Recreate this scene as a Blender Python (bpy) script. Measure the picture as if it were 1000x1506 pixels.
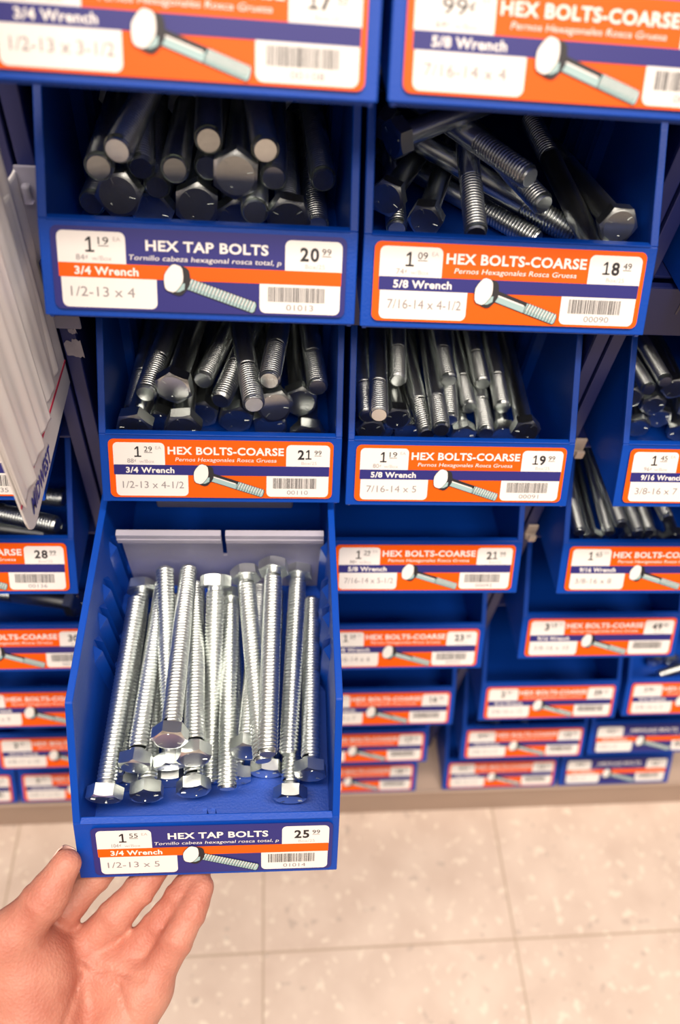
import bpy, bmesh, math, random
import numpy as np
from mathutils import Matrix, Vector

for o in list(bpy.data.objects):
    bpy.data.objects.remove(o)
scene = bpy.context.scene
COL = scene.collection
rnd = random.Random(7)

# ------------------------------------------------------------------ camera, world, lights, exposure
cam_data = bpy.data.cameras.new('camera')
cam = bpy.data.objects.new('camera', cam_data)
COL.objects.link(cam)
CAM_R = np.array([[0.99454546, 0.10409567, -0.00658928],
                  [-0.05919543, 0.61531923, 0.78605225],
                  [0.08587914, -0.78137465, 0.61812494]])      # columns: right, forward, up
m = Matrix.Identity(4)
for i in range(3):
    m[i][0] = CAM_R[i][0]
    m[i][1] = CAM_R[i][2]
    m[i][2] = -CAM_R[i][1]
m[0][3], m[1][3], m[2][3] = 0.0716, -0.2944, 0.0906
cam.matrix_world = m
cam_data.sensor_fit = 'HORIZONTAL'
cam_data.sensor_width = 36.0
cam_data.lens = 36.0 * 1.10768
cam_data.clip_start = 0.01
cam_data.dof.use_dof = True
cam_data.dof.focus_distance = 0.395
cam_data.dof.aperture_fstop = 7.5
scene.camera = cam

scene.view_settings.view_transform = 'Standard'
scene.view_settings.look = 'None'
scene.view_settings.gamma = 1.0
scene.view_settings.use_curve_mapping = False
scene.view_settings.exposure = 0.1

world = bpy.data.worlds.new('store_air')
scene.world = world
world.use_nodes = True
wn = world.node_tree
bg = wn.nodes['Background']
geo_ = wn.nodes.new('ShaderNodeTexCoord')
sep_ = wn.nodes.new('ShaderNodeSeparateXYZ')
wn.links.new(geo_.outputs['Generated'], sep_.inputs['Vector'])
wr_ = wn.nodes.new('ShaderNodeValToRGB')          # the store: pale ceiling overhead, dim far aisles at eye level
els = wr_.color_ramp.elements
els[0].position, els[0].color = 0.0, (0.030, 0.026, 0.030, 1)
els[1].position, els[1].color = 1.0, (1.0, 0.88, 0.76, 1)
e = els.new(0.10); e.color = (0.10, 0.085, 0.085, 1)
e = els.new(0.40); e.color = (0.66, 0.57, 0.50, 1)
wn.links.new(sep_.outputs['Z'], wr_.inputs['Fac'])
wn.links.new(wr_.outputs['Color'], bg.inputs['Color'])
bg.inputs['Strength'].default_value = 0.5

def ceiling_light(name, loc, sx, sy, power, tilt=(0, 0, 0)):
    l = bpy.data.lights.new(name, 'AREA')
    l.shape = 'RECTANGLE'
    l.size, l.size_y = sx, sy
    l.energy = power
    l.color = (1.0, 0.875, 0.765)
    o = bpy.data.objects.new(name, l)
    o.location = loc
    o.rotation_euler = tilt
    COL.objects.link(o)
    return o
ceiling_light('aisle_tube_light', (0.1, -0.58, 2.1), 3.0, 0.35, 88)
ceiling_light('aisle_tube_light', (0.1, -2.1, 2.1), 3.0, 0.6, 42, (math.radians(25), 0, 0))

# ------------------------------------------------------------------ materials
def mat(name, col, rough=0.5, metal=0.0, spec=0.5, bump=0.0, bscale=200.0, vary=0.0, vscale=40.0, **kw):
    mt = bpy.data.materials.new(name)
    mt.use_nodes = True
    nt = mt.node_tree
    b = nt.nodes['Principled BSDF']
    b.inputs['Base Color'].default_value = (*col, 1)
    b.inputs['Roughness'].default_value = rough
    b.inputs['Metallic'].default_value = metal
    b.inputs['Specular IOR Level'].default_value = spec
    for k, v in kw.items():
        b.inputs[k.replace('_', ' ')].default_value = v
    tc = nt.nodes.new('ShaderNodeTexCoord')
    if vary > 0:
        n = nt.nodes.new('ShaderNodeTexNoise')
        n.inputs['Scale'].default_value = vscale
        n.inputs['Detail'].default_value = 4
        nt.links.new(tc.outputs['Object'], n.inputs['Vector'])
        mx = nt.nodes.new('ShaderNodeMix')
        mx.data_type = 'RGBA'
        mx.inputs['A'].default_value = (*[c * (1 - vary) for c in col], 1)
        mx.inputs['B'].default_value = (*[min(1, c * (1 + vary)) for c in col], 1)
        nt.links.new(n.outputs['Fac'], mx.inputs['Factor'])
        nt.links.new(mx.outputs['Result'], b.inputs['Base Color'])
    if bump > 0:
        n2 = nt.nodes.new('ShaderNodeTexNoise')
        n2.inputs['Scale'].default_value = bscale
        n2.inputs['Detail'].default_value = 3
        nt.links.new(tc.outputs['Object'], n2.inputs['Vector'])
        bp = nt.nodes.new('ShaderNodeBump')
        bp.inputs['Strength'].default_value = bump
        bp.inputs['Distance'].default_value = 0.001
        nt.links.new(n2.outputs['Fac'], bp.inputs['Height'])
        nt.links.new(bp.outputs['Normal'], b.inputs['Normal'])
    return mt

M_BLUE = mat('bin_blue_plastic', (0.0015, 0.058, 0.41), 0.40, spec=0.32, bump=0.12, bscale=900, vary=0.08)
M_STEEL = mat('rack_blue_paint', (0.012, 0.019, 0.11), 0.42, vary=0.15, vscale=25)
M_ORANGE = mat('label_orange', (0.93, 0.115, 0.002), 0.45, spec=0.25)
M_NAVY = mat('label_navy', (0.030, 0.028, 0.19), 0.4, spec=0.35)
M_WHITE = mat('label_white', (0.88, 0.84, 0.80), 0.45, spec=0.25)
M_INK = mat('label_black_ink', (0.02, 0.018, 0.022), 0.5)
M_GREY = mat('label_grey_ink', (0.30, 0.27, 0.28), 0.5)
M_PALE = mat('label_pale_ink', (0.52, 0.47, 0.46), 0.5)
M_TEAL = mat('label_teal_ink', (0.36, 0.52, 0.52), 0.4)
M_ZINC = mat('zinc_plated_steel', (0.80, 0.84, 0.82), 0.31, 1.0, bump=0.05, bscale=700, vary=0.1, vscale=120)
M_CLEAR = mat('frosted_clear_plastic', (0.72, 0.70, 0.82), 0.3, spec=0.5, Transmission_Weight=0.68, IOR=1.2)
M_FLANGE = mat('frosted_plastic_flange', (0.70, 0.67, 0.78), 0.35, spec=0.4, Transmission_Weight=0.4, IOR=1.3)
M_SLEEVE = mat('white_plastic_sleeve', (0.82, 0.79, 0.77), 0.35)
M_RED = mat('sign_red_line', (0.62, 0.03, 0.08), 0.4)
M_SIGNBLUE = mat('sign_blue_lettering', (0.03, 0.04, 0.30), 0.4)
M_BEIGE = mat('beige_plastic', (0.55, 0.45, 0.36), 0.5)
M_GREYPL = mat('grey_plastic', (0.07, 0.07, 0.12), 0.4)
M_BASE = mat('base_grey_paint', (0.46, 0.335, 0.26), 0.5, vary=0.12, vscale=14)
M_TAPE = mat('old_tape', (0.30, 0.28, 0.32), 0.4, vary=0.3, vscale=150)

def floor_material():
    mt = bpy.data.materials.new('speckled_vinyl_tile')
    mt.use_nodes = True
    nt = mt.node_tree
    N, L = nt.nodes, nt.links
    b = N['Principled BSDF']
    b.inputs['Roughness'].default_value = 0.42
    b.inputs['Specular IOR Level'].default_value = 0.3
    tc = N.new('ShaderNodeTexCoord')
    def noise(scale, detail=3):
        n = N.new('ShaderNodeTexNoise')
        n.inputs['Scale'].default_value = scale
        n.inputs['Detail'].default_value = detail
        L.new(tc.outputs['Object'], n.inputs['Vector'])
        return n
    def ramp(src, p0, c0, p1, c1):
        r = N.new('ShaderNodeValToRGB')
        r.color_ramp.elements[0].position, r.color_ramp.elements[0].color = p0, c0
        r.color_ramp.elements[1].position, r.color_ramp.elements[1].color = p1, c1
        L.new(src, r.inputs['Fac'])
        return r
    def mix(fac, a, bcol):
        x = N.new('ShaderNodeMix')
        x.data_type = 'RGBA'
        L.new(fac, x.inputs['Factor'])
        if isinstance(a, tuple): x.inputs['A'].default_value = a
        else: L.new(a, x.inputs['A'])
        if isinstance(bcol, tuple): x.inputs['B'].default_value = bcol
        else: L.new(bcol, x.inputs['B'])
        return x.outputs['Result']
    base = ramp(noise(22, 5).outputs['Fac'], 0.3, (0.60, 0.475, 0.395, 1), 0.7, (0.70, 0.575, 0.485, 1)).outputs['Color']
    lightchip = ramp(noise(95, 2).outputs['Fac'], 0.62, (0, 0, 0, 1), 0.66, (1, 1, 1, 1)).outputs['Color']
    c1 = mix(lightchip, base, (0.77, 0.66, 0.55, 1))
    darkchip = ramp(noise(70, 2.5).outputs['Fac'], 0.665, (0, 0, 0, 1), 0.70, (0.4, 0.4, 0.4, 1)).outputs['Color']
    c2 = mix(darkchip, c1, (0.33, 0.27, 0.24, 1))
    # joints at the tile edges
    sep = N.new('ShaderNodeSeparateXYZ')
    L.new(tc.outputs['Object'], sep.inputs['Vector'])
    lines = []
    for ax, off in (('X', 0.360), ('Y', -0.162)):
        a = N.new('ShaderNodeMath'); a.operation = 'SUBTRACT'
        L.new(sep.outputs[ax], a.inputs[0]); a.inputs[1].default_value = off
        p = N.new('ShaderNodeMath'); p.operation = 'PINGPONG'
        L.new(a.outputs[0], p.inputs[0]); p.inputs[1].default_value = 0.1415
        lt = N.new('ShaderNodeMath'); lt.operation = 'LESS_THAN'
        L.new(p.outputs[0], lt.inputs[0]); lt.inputs[1].default_value = 0.0011
        lines.append(lt)
    mxm = N.new('ShaderNodeMath'); mxm.operation = 'MAXIMUM'
    L.new(lines[0].outputs[0], mxm.inputs[0]); L.new(lines[1].outputs[0], mxm.inputs[1])
    c3 = mix(mxm.outputs[0], c2, (0.45, 0.345, 0.26, 1))
    L.new(c3, b.inputs['Base Color'])
    return mt

def skin_material():
    mt = bpy.data.materials.new('skin')
    mt.use_nodes = True
    nt = mt.node_tree
    N, L = nt.nodes, nt.links
    b = N['Principled BSDF']
    b.inputs['Roughness'].default_value = 0.48
    b.inputs['Specular IOR Level'].default_value = 0.4
    b.inputs['Subsurface Weight'].default_value = 0.25
    b.inputs['Subsurface Radius'].default_value = (1.0, 0.35, 0.2)
    b.inputs['Subsurface Scale'].default_value = 0.004
    tc = N.new('ShaderNodeTexCoord')
    n = N.new('ShaderNodeTexNoise')
    n.inputs['Scale'].default_value = 45
    n.inputs['Detail'].default_value = 5
    L.new(tc.outputs['Object'], n.inputs['Vector'])
    r = N.new('ShaderNodeValToRGB')
    r.color_ramp.elements[0].position, r.color_ramp.elements[0].color = 0.32, (0.48, 0.165, 0.115, 1)
    r.color_ramp.elements[1].position, r.color_ramp.elements[1].color = 0.68, (0.60, 0.265, 0.19, 1)
    L.new(n.outputs['Fac'], r.inputs['Fac'])
    L.new(r.outputs['Color'], b.inputs['Base Color'])
    n2 = N.new('ShaderNodeTexNoise')
    n2.inputs['Scale'].default_value = 420
    n2.inputs['Detail'].default_value = 4
    L.new(tc.outputs['Object'], n2.inputs['Vector'])
    w = N.new('ShaderNodeTexVoronoi')
    w.inputs['Scale'].default_value = 650
    L.new(tc.outputs['Object'], w.inputs['Vector'])
    ad = N.new('ShaderNodeMath'); ad.operation = 'ADD'
    L.new(n2.outputs['Fac'], ad.inputs[0]); L.new(w.outputs['Distance'], ad.inputs[1])
    bp = N.new('ShaderNodeBump')
    bp.inputs['Strength'].default_value = 0.35
    bp.inputs['Distance'].default_value = 0.0006
    L.new(ad.outputs[0], bp.inputs['Height'])
    L.new(bp.outputs['Normal'], b.inputs['Normal'])
    return mt
M_FLOOR = floor_material()
M_SKIN = skin_material()
M_NAIL = mat('finger_nail', (0.80, 0.50, 0.42), 0.3)

# ------------------------------------------------------------------ helpers
def link(name, me, parent=None, mats=(), smooth=False):
    for x in mats:
        me.materials.append(x)
    o = bpy.data.objects.new(name, me)
    COL.objects.link(o)
    if parent is not None:
        o.parent = parent
    if smooth:
        for p in me.polygons:
            p.use_smooth = True
    return o

def empty(name, matrix, label=None, cat=None, group=None):
    o = bpy.data.objects.new(name, None)
    o.empty_display_size = 0.02
    COL.objects.link(o)
    o.matrix_world = matrix
    tag(o, label, cat, group)
    return o

def tag(o, label=None, cat=None, group=None, kind=None):
    if label: o['label'] = label
    if cat: o['category'] = cat
    if group: o['group'] = group
    if kind: o['kind'] = kind
    return o

def T(x, y, z):
    return Matrix.Translation((x, y, z))

def box(bm, x0, x1, y0, y1, z0, z1, mi=0):
    v = [bm.verts.new((x, y, z)) for x in (x0, x1) for y in (y0, y1) for z in (z0, z1)]
    for f in ((0, 1, 3, 2), (4, 6, 7, 5), (0, 4, 5, 1), (2, 3, 7, 6), (0, 2, 6, 4), (1, 5, 7, 3)):
        bm.faces.new([v[i] for i in f]).material_index = mi

def prism_x(bm, poly, x0, x1, mi=0):
    """polygon in (y, z) pushed along x"""
    a = [bm.verts.new((x0, y, z)) for y, z in poly]
    b = [bm.verts.new((x1, y, z)) for y, z in poly]
    n = len(poly)
    fs = [bm.faces.new(a), bm.faces.new(b[::-1])]
    for i in range(n):
        fs.append(bm.faces.new((a[i], b[i], b[(i + 1) % n], a[(i + 1) % n])))
    for f in fs: f.material_index = mi

def prism_z(bm, poly, z0, z1, mi=0):
    a = [bm.verts.new((x, y, z0)) for x, y in poly]
    b = [bm.verts.new((x, y, z1)) for x, y in poly]
    n = len(poly)
    fs = [bm.faces.new(a[::-1]), bm.faces.new(b)]
    for i in range(n):
        fs.append(bm.faces.new((a[i], a[(i + 1) % n], b[(i + 1) % n], b[i])))
    for f in fs: f.material_index = mi

def flat(bm, poly, z, mi=0):
    f = bm.faces.new([bm.verts.new((x, y, z)) for x, y in poly])
    f.material_index = mi

def finish(bm, name):
    bmesh.ops.recalc_face_normals(bm, faces=bm.faces)
    me = bpy.data.meshes.new(name)
    bm.to_mesh(me)
    bm.free()
    return me

def bevelled(o, w, seg=2):
    md = o.modifiers.new('soft_edges', 'BEVEL')
    md.width = w
    md.segments = seg
    md.limit_method = 'ANGLE'
    md.angle_limit = math.radians(40)
    return o

def rrect(x0, x1, y0, y1, r, n=5):
    """rounded rectangle, r = radii (bl, br, tr, tl)"""
    out = []
    for (cx, cy, a0), rr in zip(((x0, y0, 180), (x1, y0, 270), (x1, y1, 0), (x0, y1, 90)), r):
        sx = 1 if cx == x0 else -1
        sy = 1 if cy == y0 else -1
        if rr <= 0:
            out.append((cx, cy))
            continue
        for k in range(n + 1):
            a = math.radians(a0 + 90 * k / n)
            out.append((cx + sx * rr + rr * math.cos(a), cy + sy * rr + rr * math.sin(a)))
    return out

# ------------------------------------------------------------------ lettering
_tc = {}
def text_shape(s, bold=False, res=3):
    key = (s, bold)
    if key in _tc: return _tc[key]
    cu = bpy.data.curves.new('t', 'FONT')
    cu.body = s
    cu.size = 1.0
    cu.resolution_u = res
    cu.fill_mode = 'BOTH'
    if bold: cu.offset = 0.03
    if bold: cu.space_character = 1.06
    ob = bpy.data.objects.new('t', cu)
    COL.objects.link(ob)
    dg = bpy.context.evaluated_depsgraph_get()
    dg.update()
    me = bpy.data.meshes.new_from_object(ob.evaluated_get(dg))
    vs = [(v.co.x, v.co.y) for v in me.vertices]
    fs = [list(p.vertices) for p in me.polygons]
    bpy.data.objects.remove(ob)
    bpy.data.curves.remove(cu)
    bpy.data.meshes.remove(me)
    xs = [v[0] for v in vs]
    _tc[key] = (vs, fs, min(xs), max(xs))
    return _tc[key]

CAPH = 0.73          # cap height of the built-in face at size 1
def put_text(bm, s, x0, x1, y, cap, z, mi, bold=False, shear=0.0):
    """text from x0 to x1 (x1 None: natural width), baseline y, capital height cap"""
    vs, fs, a, b = text_shape(s, bold)
    ky = cap / CAPH
    kx = ky if x1 is None else (x1 - x0) / (b - a)
    nv = [bm.verts.new((x0 + (v[0] - a) * kx + shear * v[1] * ky, y + v[1] * ky, z)) for v in vs]
    for f in fs:
        try:
            bm.faces.new([nv[i] for i in f]).material_index = mi
        except ValueError:
            pass

def put_price(bm, s, x, y, cap, z, mi, gap=0.0):
    """price figures at natural width; the figure one gets its flag and foot"""
    ky = cap / CAPH
    for ch in s:
        if ch == '1':
            w = cap * 0.62
            st = cap * 0.15
            c = x + w * 0.52
            flat(bm, [(c - st / 2, y), (c + st / 2, y), (c + st / 2, y + cap), (c - st / 2, y + cap)], z, mi)
            flat(bm, [(x, y), (x + w, y), (x + w, y + st * .85), (x, y + st * .85)], z, mi)
            flat(bm, [(c - st / 2, y + cap), (x + w * .06, y + cap * .80), (x + w * .06, y + cap * .68), (c - st / 2, y + cap * .80)], z, mi)
            x += w + cap * 0.12
        else:
            vs, fs, a, b = text_shape(ch, True)
            put_text(bm, ch, x, None, y, cap, z, mi, True)
            x += (b - a) * ky + cap * 0.12
    return x

# ------------------------------------------------------------------ floor and base
bm = bmesh.new()
box(bm, -2.2, 2.6, -3.2, 0.6, -0.875, -0.855)
tag(link('floor', finish(bm, 'floor'), None, [M_FLOOR]), kind='structure')

GAPS = (-0.337, -0.0355, 0.2658, 0.568)         # centres of the gaps between the racks
bm = bmesh.new()
box(bm, GAPS[0] - 0.2, GAPS[3] + 0.25, -0.0185, 0.31, -0.855, -0.7785)
box(bm, GAPS[0] - 0.2, GAPS[3] + 0.25, -0.0215, -0.0185, -0.784, -0.7755)
tag(bevelled(link('rack_base', finish(bm, 'rack_base'), None, [M_BASE]), 0.0015),
    'long grey-brown base plinth on the tiled floor under all the blue racks', 'base')

# ------------------------------------------------------------------ bins: (column, row) -> left label corner x, label top z
W, H = 0.125, 0.0338
BIN = {
 ('A', 1): (-0.0186, 0.0052), ('B', 1): (0.1198, 0.0058),
 ('A', 2): (-0.0170, -0.0909), ('B', 2): (0.1203, -0.0916), ('C', 2): (0.2870, -0.0916),
 ('A', 3): (-0.0127, -0.2192), ('B', 3): (0.1256, -0.2209), ('C', 3): (0.2897, -0.2206),
 ('B', 4): (0.1216, -0.3188), ('C', 4): (0.2860, -0.3203),
 ('B', 5): (0.1235, -0.4351), ('C', 5): (0.2853, -0.4198),
 ('B', 6): (0.1237, -0.5531), ('C', 6): (0.2816, -0.5454), ('D', 6): (0.4221, -0.5422),
 ('B', 7): (0.1160, -0.6506), ('C', 7): (0.2858, -0.6479), ('D', 7): (0.4235, -0.6431),
 ('B', 8): (0.1200, -0.7443), ('C', 8): (0.2860, -0.7430), ('D', 8): (0.4238, -0.7425),
 ('Z', 3): (-0.1790, -0.2192), ('Z', 4): (-0.1788, -0.3176), ('Z', 5): (-0.1788, -0.4290),
 ('Z', 6): (-0.1790, -0.5390), ('Z', 7): (-0.1795, -0.6410), ('Z', 8): (-0.1809, -0.7410), ('Y', 8): (-0.3180, -0.7410),
}
def bin_matrix(c, r):
    x, z = BIN[(c, r)]
    return T(x + W / 2, 0.0, z - 0.034)
# the bin in the hand: pulled out along its shelf and tipped a little
M_PULLED = Matrix(((0.9998, 0.0122, -0.0187, 0.0485),
                   (-0.0138, 0.9963, -0.0848, -0.1747),
                   (0.0175, 0.0850, 0.9962, -0.3548),
                   (0, 0, 0, 1)))

# ------------------------------------------------------------------ steel racks
ROWZ = {'left': [BIN[('Z', r)][1] - 0.034 for r in range(3, 9)],
        'middle': [min(BIN[('B', r)][1], BIN.get(('A', r), (0, 9))[1]) - 0.034 for r in range(1, 9)],
        'right': [-0.1256, -0.2546, -0.3543, -0.4538, -0.5794, -0.6819, -0.7780]}
def make_rack(which, gx0, gx1, label, zs):
    root = empty('shelving_rack', T((gx0 + gx1) / 2, 0.16, -0.7785), label, 'shelving rack', 'dark blue steel racks')
    inv = root.matrix_world.inverted()
    def part(nm, bm, mt, bev=0.0006):
        me = finish(bm, nm)
        me.transform(inv)
        return bevelled(link(nm, me, root, [mt]), bev)
    for x0, x1 in ((gx0 + 0.0009, gx0 + 0.0087), (gx1 - 0.0087, gx1 - 0.0009)):
        bm = bmesh.new()
        box(bm, x0, x1, 0.033, 0.0345, -0.7782, 0.24)
        box(bm, x0, x0 + 0.0015, 0.0345, 0.29, -0.7782, 0.24)
        box(bm, x1 - 0.0015, x1, 0.0345, 0.29, -0.7782, 0.24)
        part('upright', bm, M_STEEL)
    bm = bmesh.new()
    box(bm, gx0 + 0.001, gx1 - 0.001, 0.2905, 0.292, -0.7782, 0.24)
    part('back_panel', bm, M_STEEL)
    for z in zs[:-1] if zs[-1] < -0.77 else zs:
        bm = bmesh.new()
        box(bm, gx0 + 0.0090, gx1 - 0.0090, 0.034, 0.2900, z - 0.0018, z - 0.0003)
        part('shelf', bm, M_STEEL, 0.0004)
    bm = bmesh.new()
    box(bm, gx0 + 0.0009, gx1 - 0.0009, 0.0275, 0.0325, -0.1590, -0.1285)
    part('crossbeam', bm, M_STEEL)
    bm = bmesh.new()
    for k in range(4):
        x = gx0 + 0.026 + k * 0.0052
        prism_z(bm, [(x, 0.0272), (x + 0.0012, 0.0272), (x + 0.0012, 0.0276), (x, 0.0276)], -0.1445, -0.1365)
    part('slots', bm, M_GREYPL, 0.0001)
    return root
make_rack('left', GAPS[0], GAPS[1], 'dark blue steel rack on the left, behind the white sign', ROWZ['left'])
make_rack('middle', GAPS[1], GAPS[2], 'dark blue steel rack in the middle, where the pulled-out bin belongs', ROWZ['middle'])
make_rack('right', GAPS[2], GAPS[3], 'dark blue steel rack on the right, holding the bins of slim bolts', ROWZ['right'])

# ------------------------------------------------------------------ bin and its label
def shell_mesh():
    bm = bmesh.new()
    lt, lb = (0.0020, 0.0357), (-0.0189, 0.0024)
    hop, bk = (0.0480, 0.0857), (0.2350, 0.0760)
    side = [(-0.0172, 0.0), (lb[0] + 0.0008, lb[1] - 0.0005), (lt[0] + 0.0009, lt[1] - 0.0006), (hop[0] + 0.0006, hop[1] - 0.0009), (bk[0], bk[1] - 0.0008), (0.2350, 0.0)]
    for s in (-1, 1):
        prism_x(bm, side, s * 0.0640, s * 0.0662)
    box(bm, -0.0645, 0.0645, -0.0165, 0.2350, 0.0, 0.0025)
    box(bm, -0.0645, 0.0645, 0.2326, 0.2350, 0.0, 0.0730)
    t = 0.0026
    inn = lambda p: (p[0] + t * 0.846, p[1] - t * 0.5325)
    prism_x(bm, [lb, lt, inn(lt), inn((lb[0] + 0.0006, lb[1] + 0.001))], -0.0674, 0.0674)
    prism_x(bm, [(lt[0] - 0.0006, lt[1] + 0.0004), (lt[0] + 0.0032, lt[1] + 0.0004), (lt[0] + 0.0032, lt[1] - 0.0012), (lt[0] - 0.0002, lt[1] - 0.0012)], -0.0640, 0.0640)
    for s in (-1, 1):                               # rolled rim along the side walls
        d = (0.674, 0.739)
        nrm = (-d[1] * 0.003, d[0] * 0.003)
        a = lt
        prism_x(bm, [a, hop, (hop[0] - nrm[0], hop[1] - nrm[1]), (a[0] - nrm[0], a[1] - nrm[1])], s * 0.0636, s * 0.0674)
        prism_x(bm, [hop, bk, (bk[0], bk[1] - 0.003), (hop[0] + 0.002, hop[1] - 0.0032)], s * 0.0636, s * 0.0674)
    me = finish(bm, 'bin_shell')
    me.materials.append(M_BLUE)
    return me

def ribs_mesh(s):
    """slotted ribs on the inside of one wall that hold a divider"""
    bm = bmesh.new()
    for yc in (0.0905, 0.1105, 0.1285, 0.1570):
        for q in (-1, 1):
            y0, y1 = yc + q * 0.0016, yc + q * 0.0088
            ym = yc + q * 0.0026
            xw, xi = s * 0.0643, s * 0.0602
            top = 0.0615
            v = [bm.verts.new(p) for p in (
                (xw, y0, 0.002), (xw, y1, 0.002), (xi, ym, 0.002),
                (xw, y0, top), (xw, y1, top - 0.010), (xi, ym, top - 0.006))]
            for f in ((0, 1, 2), (3, 5, 4), (0, 3, 4, 1), (1, 4, 5, 2), (2, 5, 3, 0)):
                bm.faces.new([v[i] for i in f])
    me = finish(bm, 'divider_ribs')
    me.materials.append(M_BLUE)
    return me

def nub_mesh():
    bm = bmesh.new()
    for s in (-1, 1):
        box(bm, s * 0.0022 - 0.0011, s * 0.0022 + 0.0011, 0.0005, 0.0085, 0.0022, 0.0325)
    me = finish(bm, 'divider_nub')
    me.materials.append(M_BLUE)
    return me
SHELL, RIBS_L, RIBS_R, NUB = shell_mesh(), ribs_mesh(-1), ribs_mesh(1), nub_mesh()
WIDE = [x.copy() for x in (SHELL, RIBS_L, RIBS_R)]
for x in WIDE: x.transform(Matrix.Diagonal((1.016, 1, 1, 1)))

EV = Vector((0, -0.018, -0.0286)).normalized()
NRM = Vector((0, -0.0286, 0.018)).normalized()
LABEL_M = Matrix(((1, 0, 0, -W / 2), (0, -EV.y, NRM.y, 0.0), (0, -EV.z, NRM.z, 0.034), (0, 0, 0, 1)))
X_ = lambda u: u * W
Y_ = lambda v: -v * H

def bolt_picture(tap, z):
    bm = bmesh.new()
    ang = math.radians(-17.8)
    ca, sa = math.cos(ang), math.sin(ang)
    ox, oy = 0.404 * W, -0.158 * W
    def P(s, t):
        s, t = s * W, -t * W
        return (ox + s * ca - t * sa, oy + s * sa + t * ca)
    def poly(pts, k, mi):
        flat(bm, [P(*p) for p in pts], z + k * 0.00006, mi)
    def ell(cs, ct, rs, rt, n=20, hexa=0.0):
        out = []
        for i in range(n):
            a = 2 * math.pi * i / n
            r = 1 + hexa * math.cos(6 * a)
            out.append((cs + rs * r * math.cos(a), ct + rt * r * math.sin(a)))
        return out
    W_, K_, TL = 0, 1, 2
    s0 = 0.03
    if not tap:
        poly([(s0, -0.0205), (0.170, -0.0205), (0.170, 0.0205), (s0, 0.0205)], 1, K_)
        poly([(s0, -0.0055), (0.167, -0.0055), (0.167, 0.0180), (s0, 0.0180)], 2, TL)
        poly([(s0 + 0.006, -0.0075), (0.160, -0.0075), (0.160, -0.0025), (s0 + 0.006, -0.0025)], 3, W_)
        ts = 0.167
    else:
        ts = 0.034
    poly([(ts, -0.0205), (0.290, -0.0205), (0.296, -0.012), (0.296, 0.012), (0.290, 0.0205), (ts, 0.0205)], 1, K_)
    poly([(ts + 0.002, -0.018), (0.288, -0.018), (0.293, -0.010), (0.293, 0.011), (0.288, 0.018), (ts + 0.002, 0.018)], 2, TL)
    n = int((0.286 - ts) / 0.0118)
    for i in range(n):
        a = ts + 0.006 + i * 0.0118
        poly([(a + 0.003, -0.0195), (a + 0.0055, -0.0195), (a - 0.0005, 0.0195), (a - 0.003, 0.0195)], 3, K_)
        poly([(a + 0.0055, -0.0195), (a + 0.0085, -0.0195), (a + 0.0045, 0.006), (a + 0.0015, 0.006)], 3, W_)
    poly(ell(0.020, 0.0, 0.036, 0.051, hexa=0.03), 4, K_)
    poly([(0.005, 0.046), (0.030, 0.036), (0.044, 0.022), (0.040, 0.002), (0.020, 0.012), (0.0, 0.034)], 5, TL)
    poly(ell(-0.001, -0.001, 0.0335, 0.0495, hexa=0.03), 6, K_)
    poly(ell(-0.001, -0.001, 0.0315, 0.0475, hexa=0.03), 7, W_)
    me = finish(bm, 'bolt_picture')
    return me
PIC = {}
for tap in (False, True):
    PIC[tap] = bolt_picture(tap, 0.0006)
    for x in (M_WHITE, M_INK, M_TEAL): PIC[tap].materials.append(x)

def card_mesh(tap):
    bm = bmesh.new()
    prism_z(bm, [(x, y) for x, y in rrect(0, W, -H, 0, (0.003, 0.003, 0.003, 0.003))], 0.0, 0.0003, 0)
    R = 0.0026
    z = 0.00042
    flat(bm, rrect(X_(.020), X_(.245), Y_(.44), Y_(.055), (0, 0, R, R)), z, 1)
    flat(bm, rrect(X_(.026), X_(.345), Y_(.972), Y_(.595), (R, R, 0, 0)), z, 1)
    flat(bm, rrect(X_(.786), X_(.985), Y_(.44), Y_(.060), (0, 0, R, R)), z, 1)
    flat(bm, rrect(X_(.698), X_(.982), Y_(.972), Y_(.595), (R, R, 0, 0)), z, 1)
    flat(bm, rrect(X_(.020), X_(.984), Y_(.605), Y_(.432), (.0004, .0004, .0004, .0004)), z + 0.00006, 2)
    me = finish(bm, 'label_card')
    for x in ((M_NAVY, M_WHITE, M_ORANGE) if tap else (M_ORANGE, M_WHITE, M_NAVY)): me.materials.append(x)
    return me
CARD = {False: card_mesh(False), True: card_mesh(True)}

def barcode_mesh(seed):
    r = random.Random(seed)
    bm = bmesh.new()
    x = X_(.728)
    while x < X_(.925):
        w = r.choice((0.0002, 0.0003, 0.0003, 0.0005))
        flat(bm, [(x, Y_(.825)), (x + w, Y_(.825)), (x + w, Y_(.640)), (x, Y_(.640))], 0.00052, 0)
        x += w + r.choice((0.00022, 0.0003, 0.0003, 0.0005))
    me = finish(bm, 'barcode')
    me.materials.append(M_INK)
    return me
BARS = [barcode_mesh(i) for i in range(4)]

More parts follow.
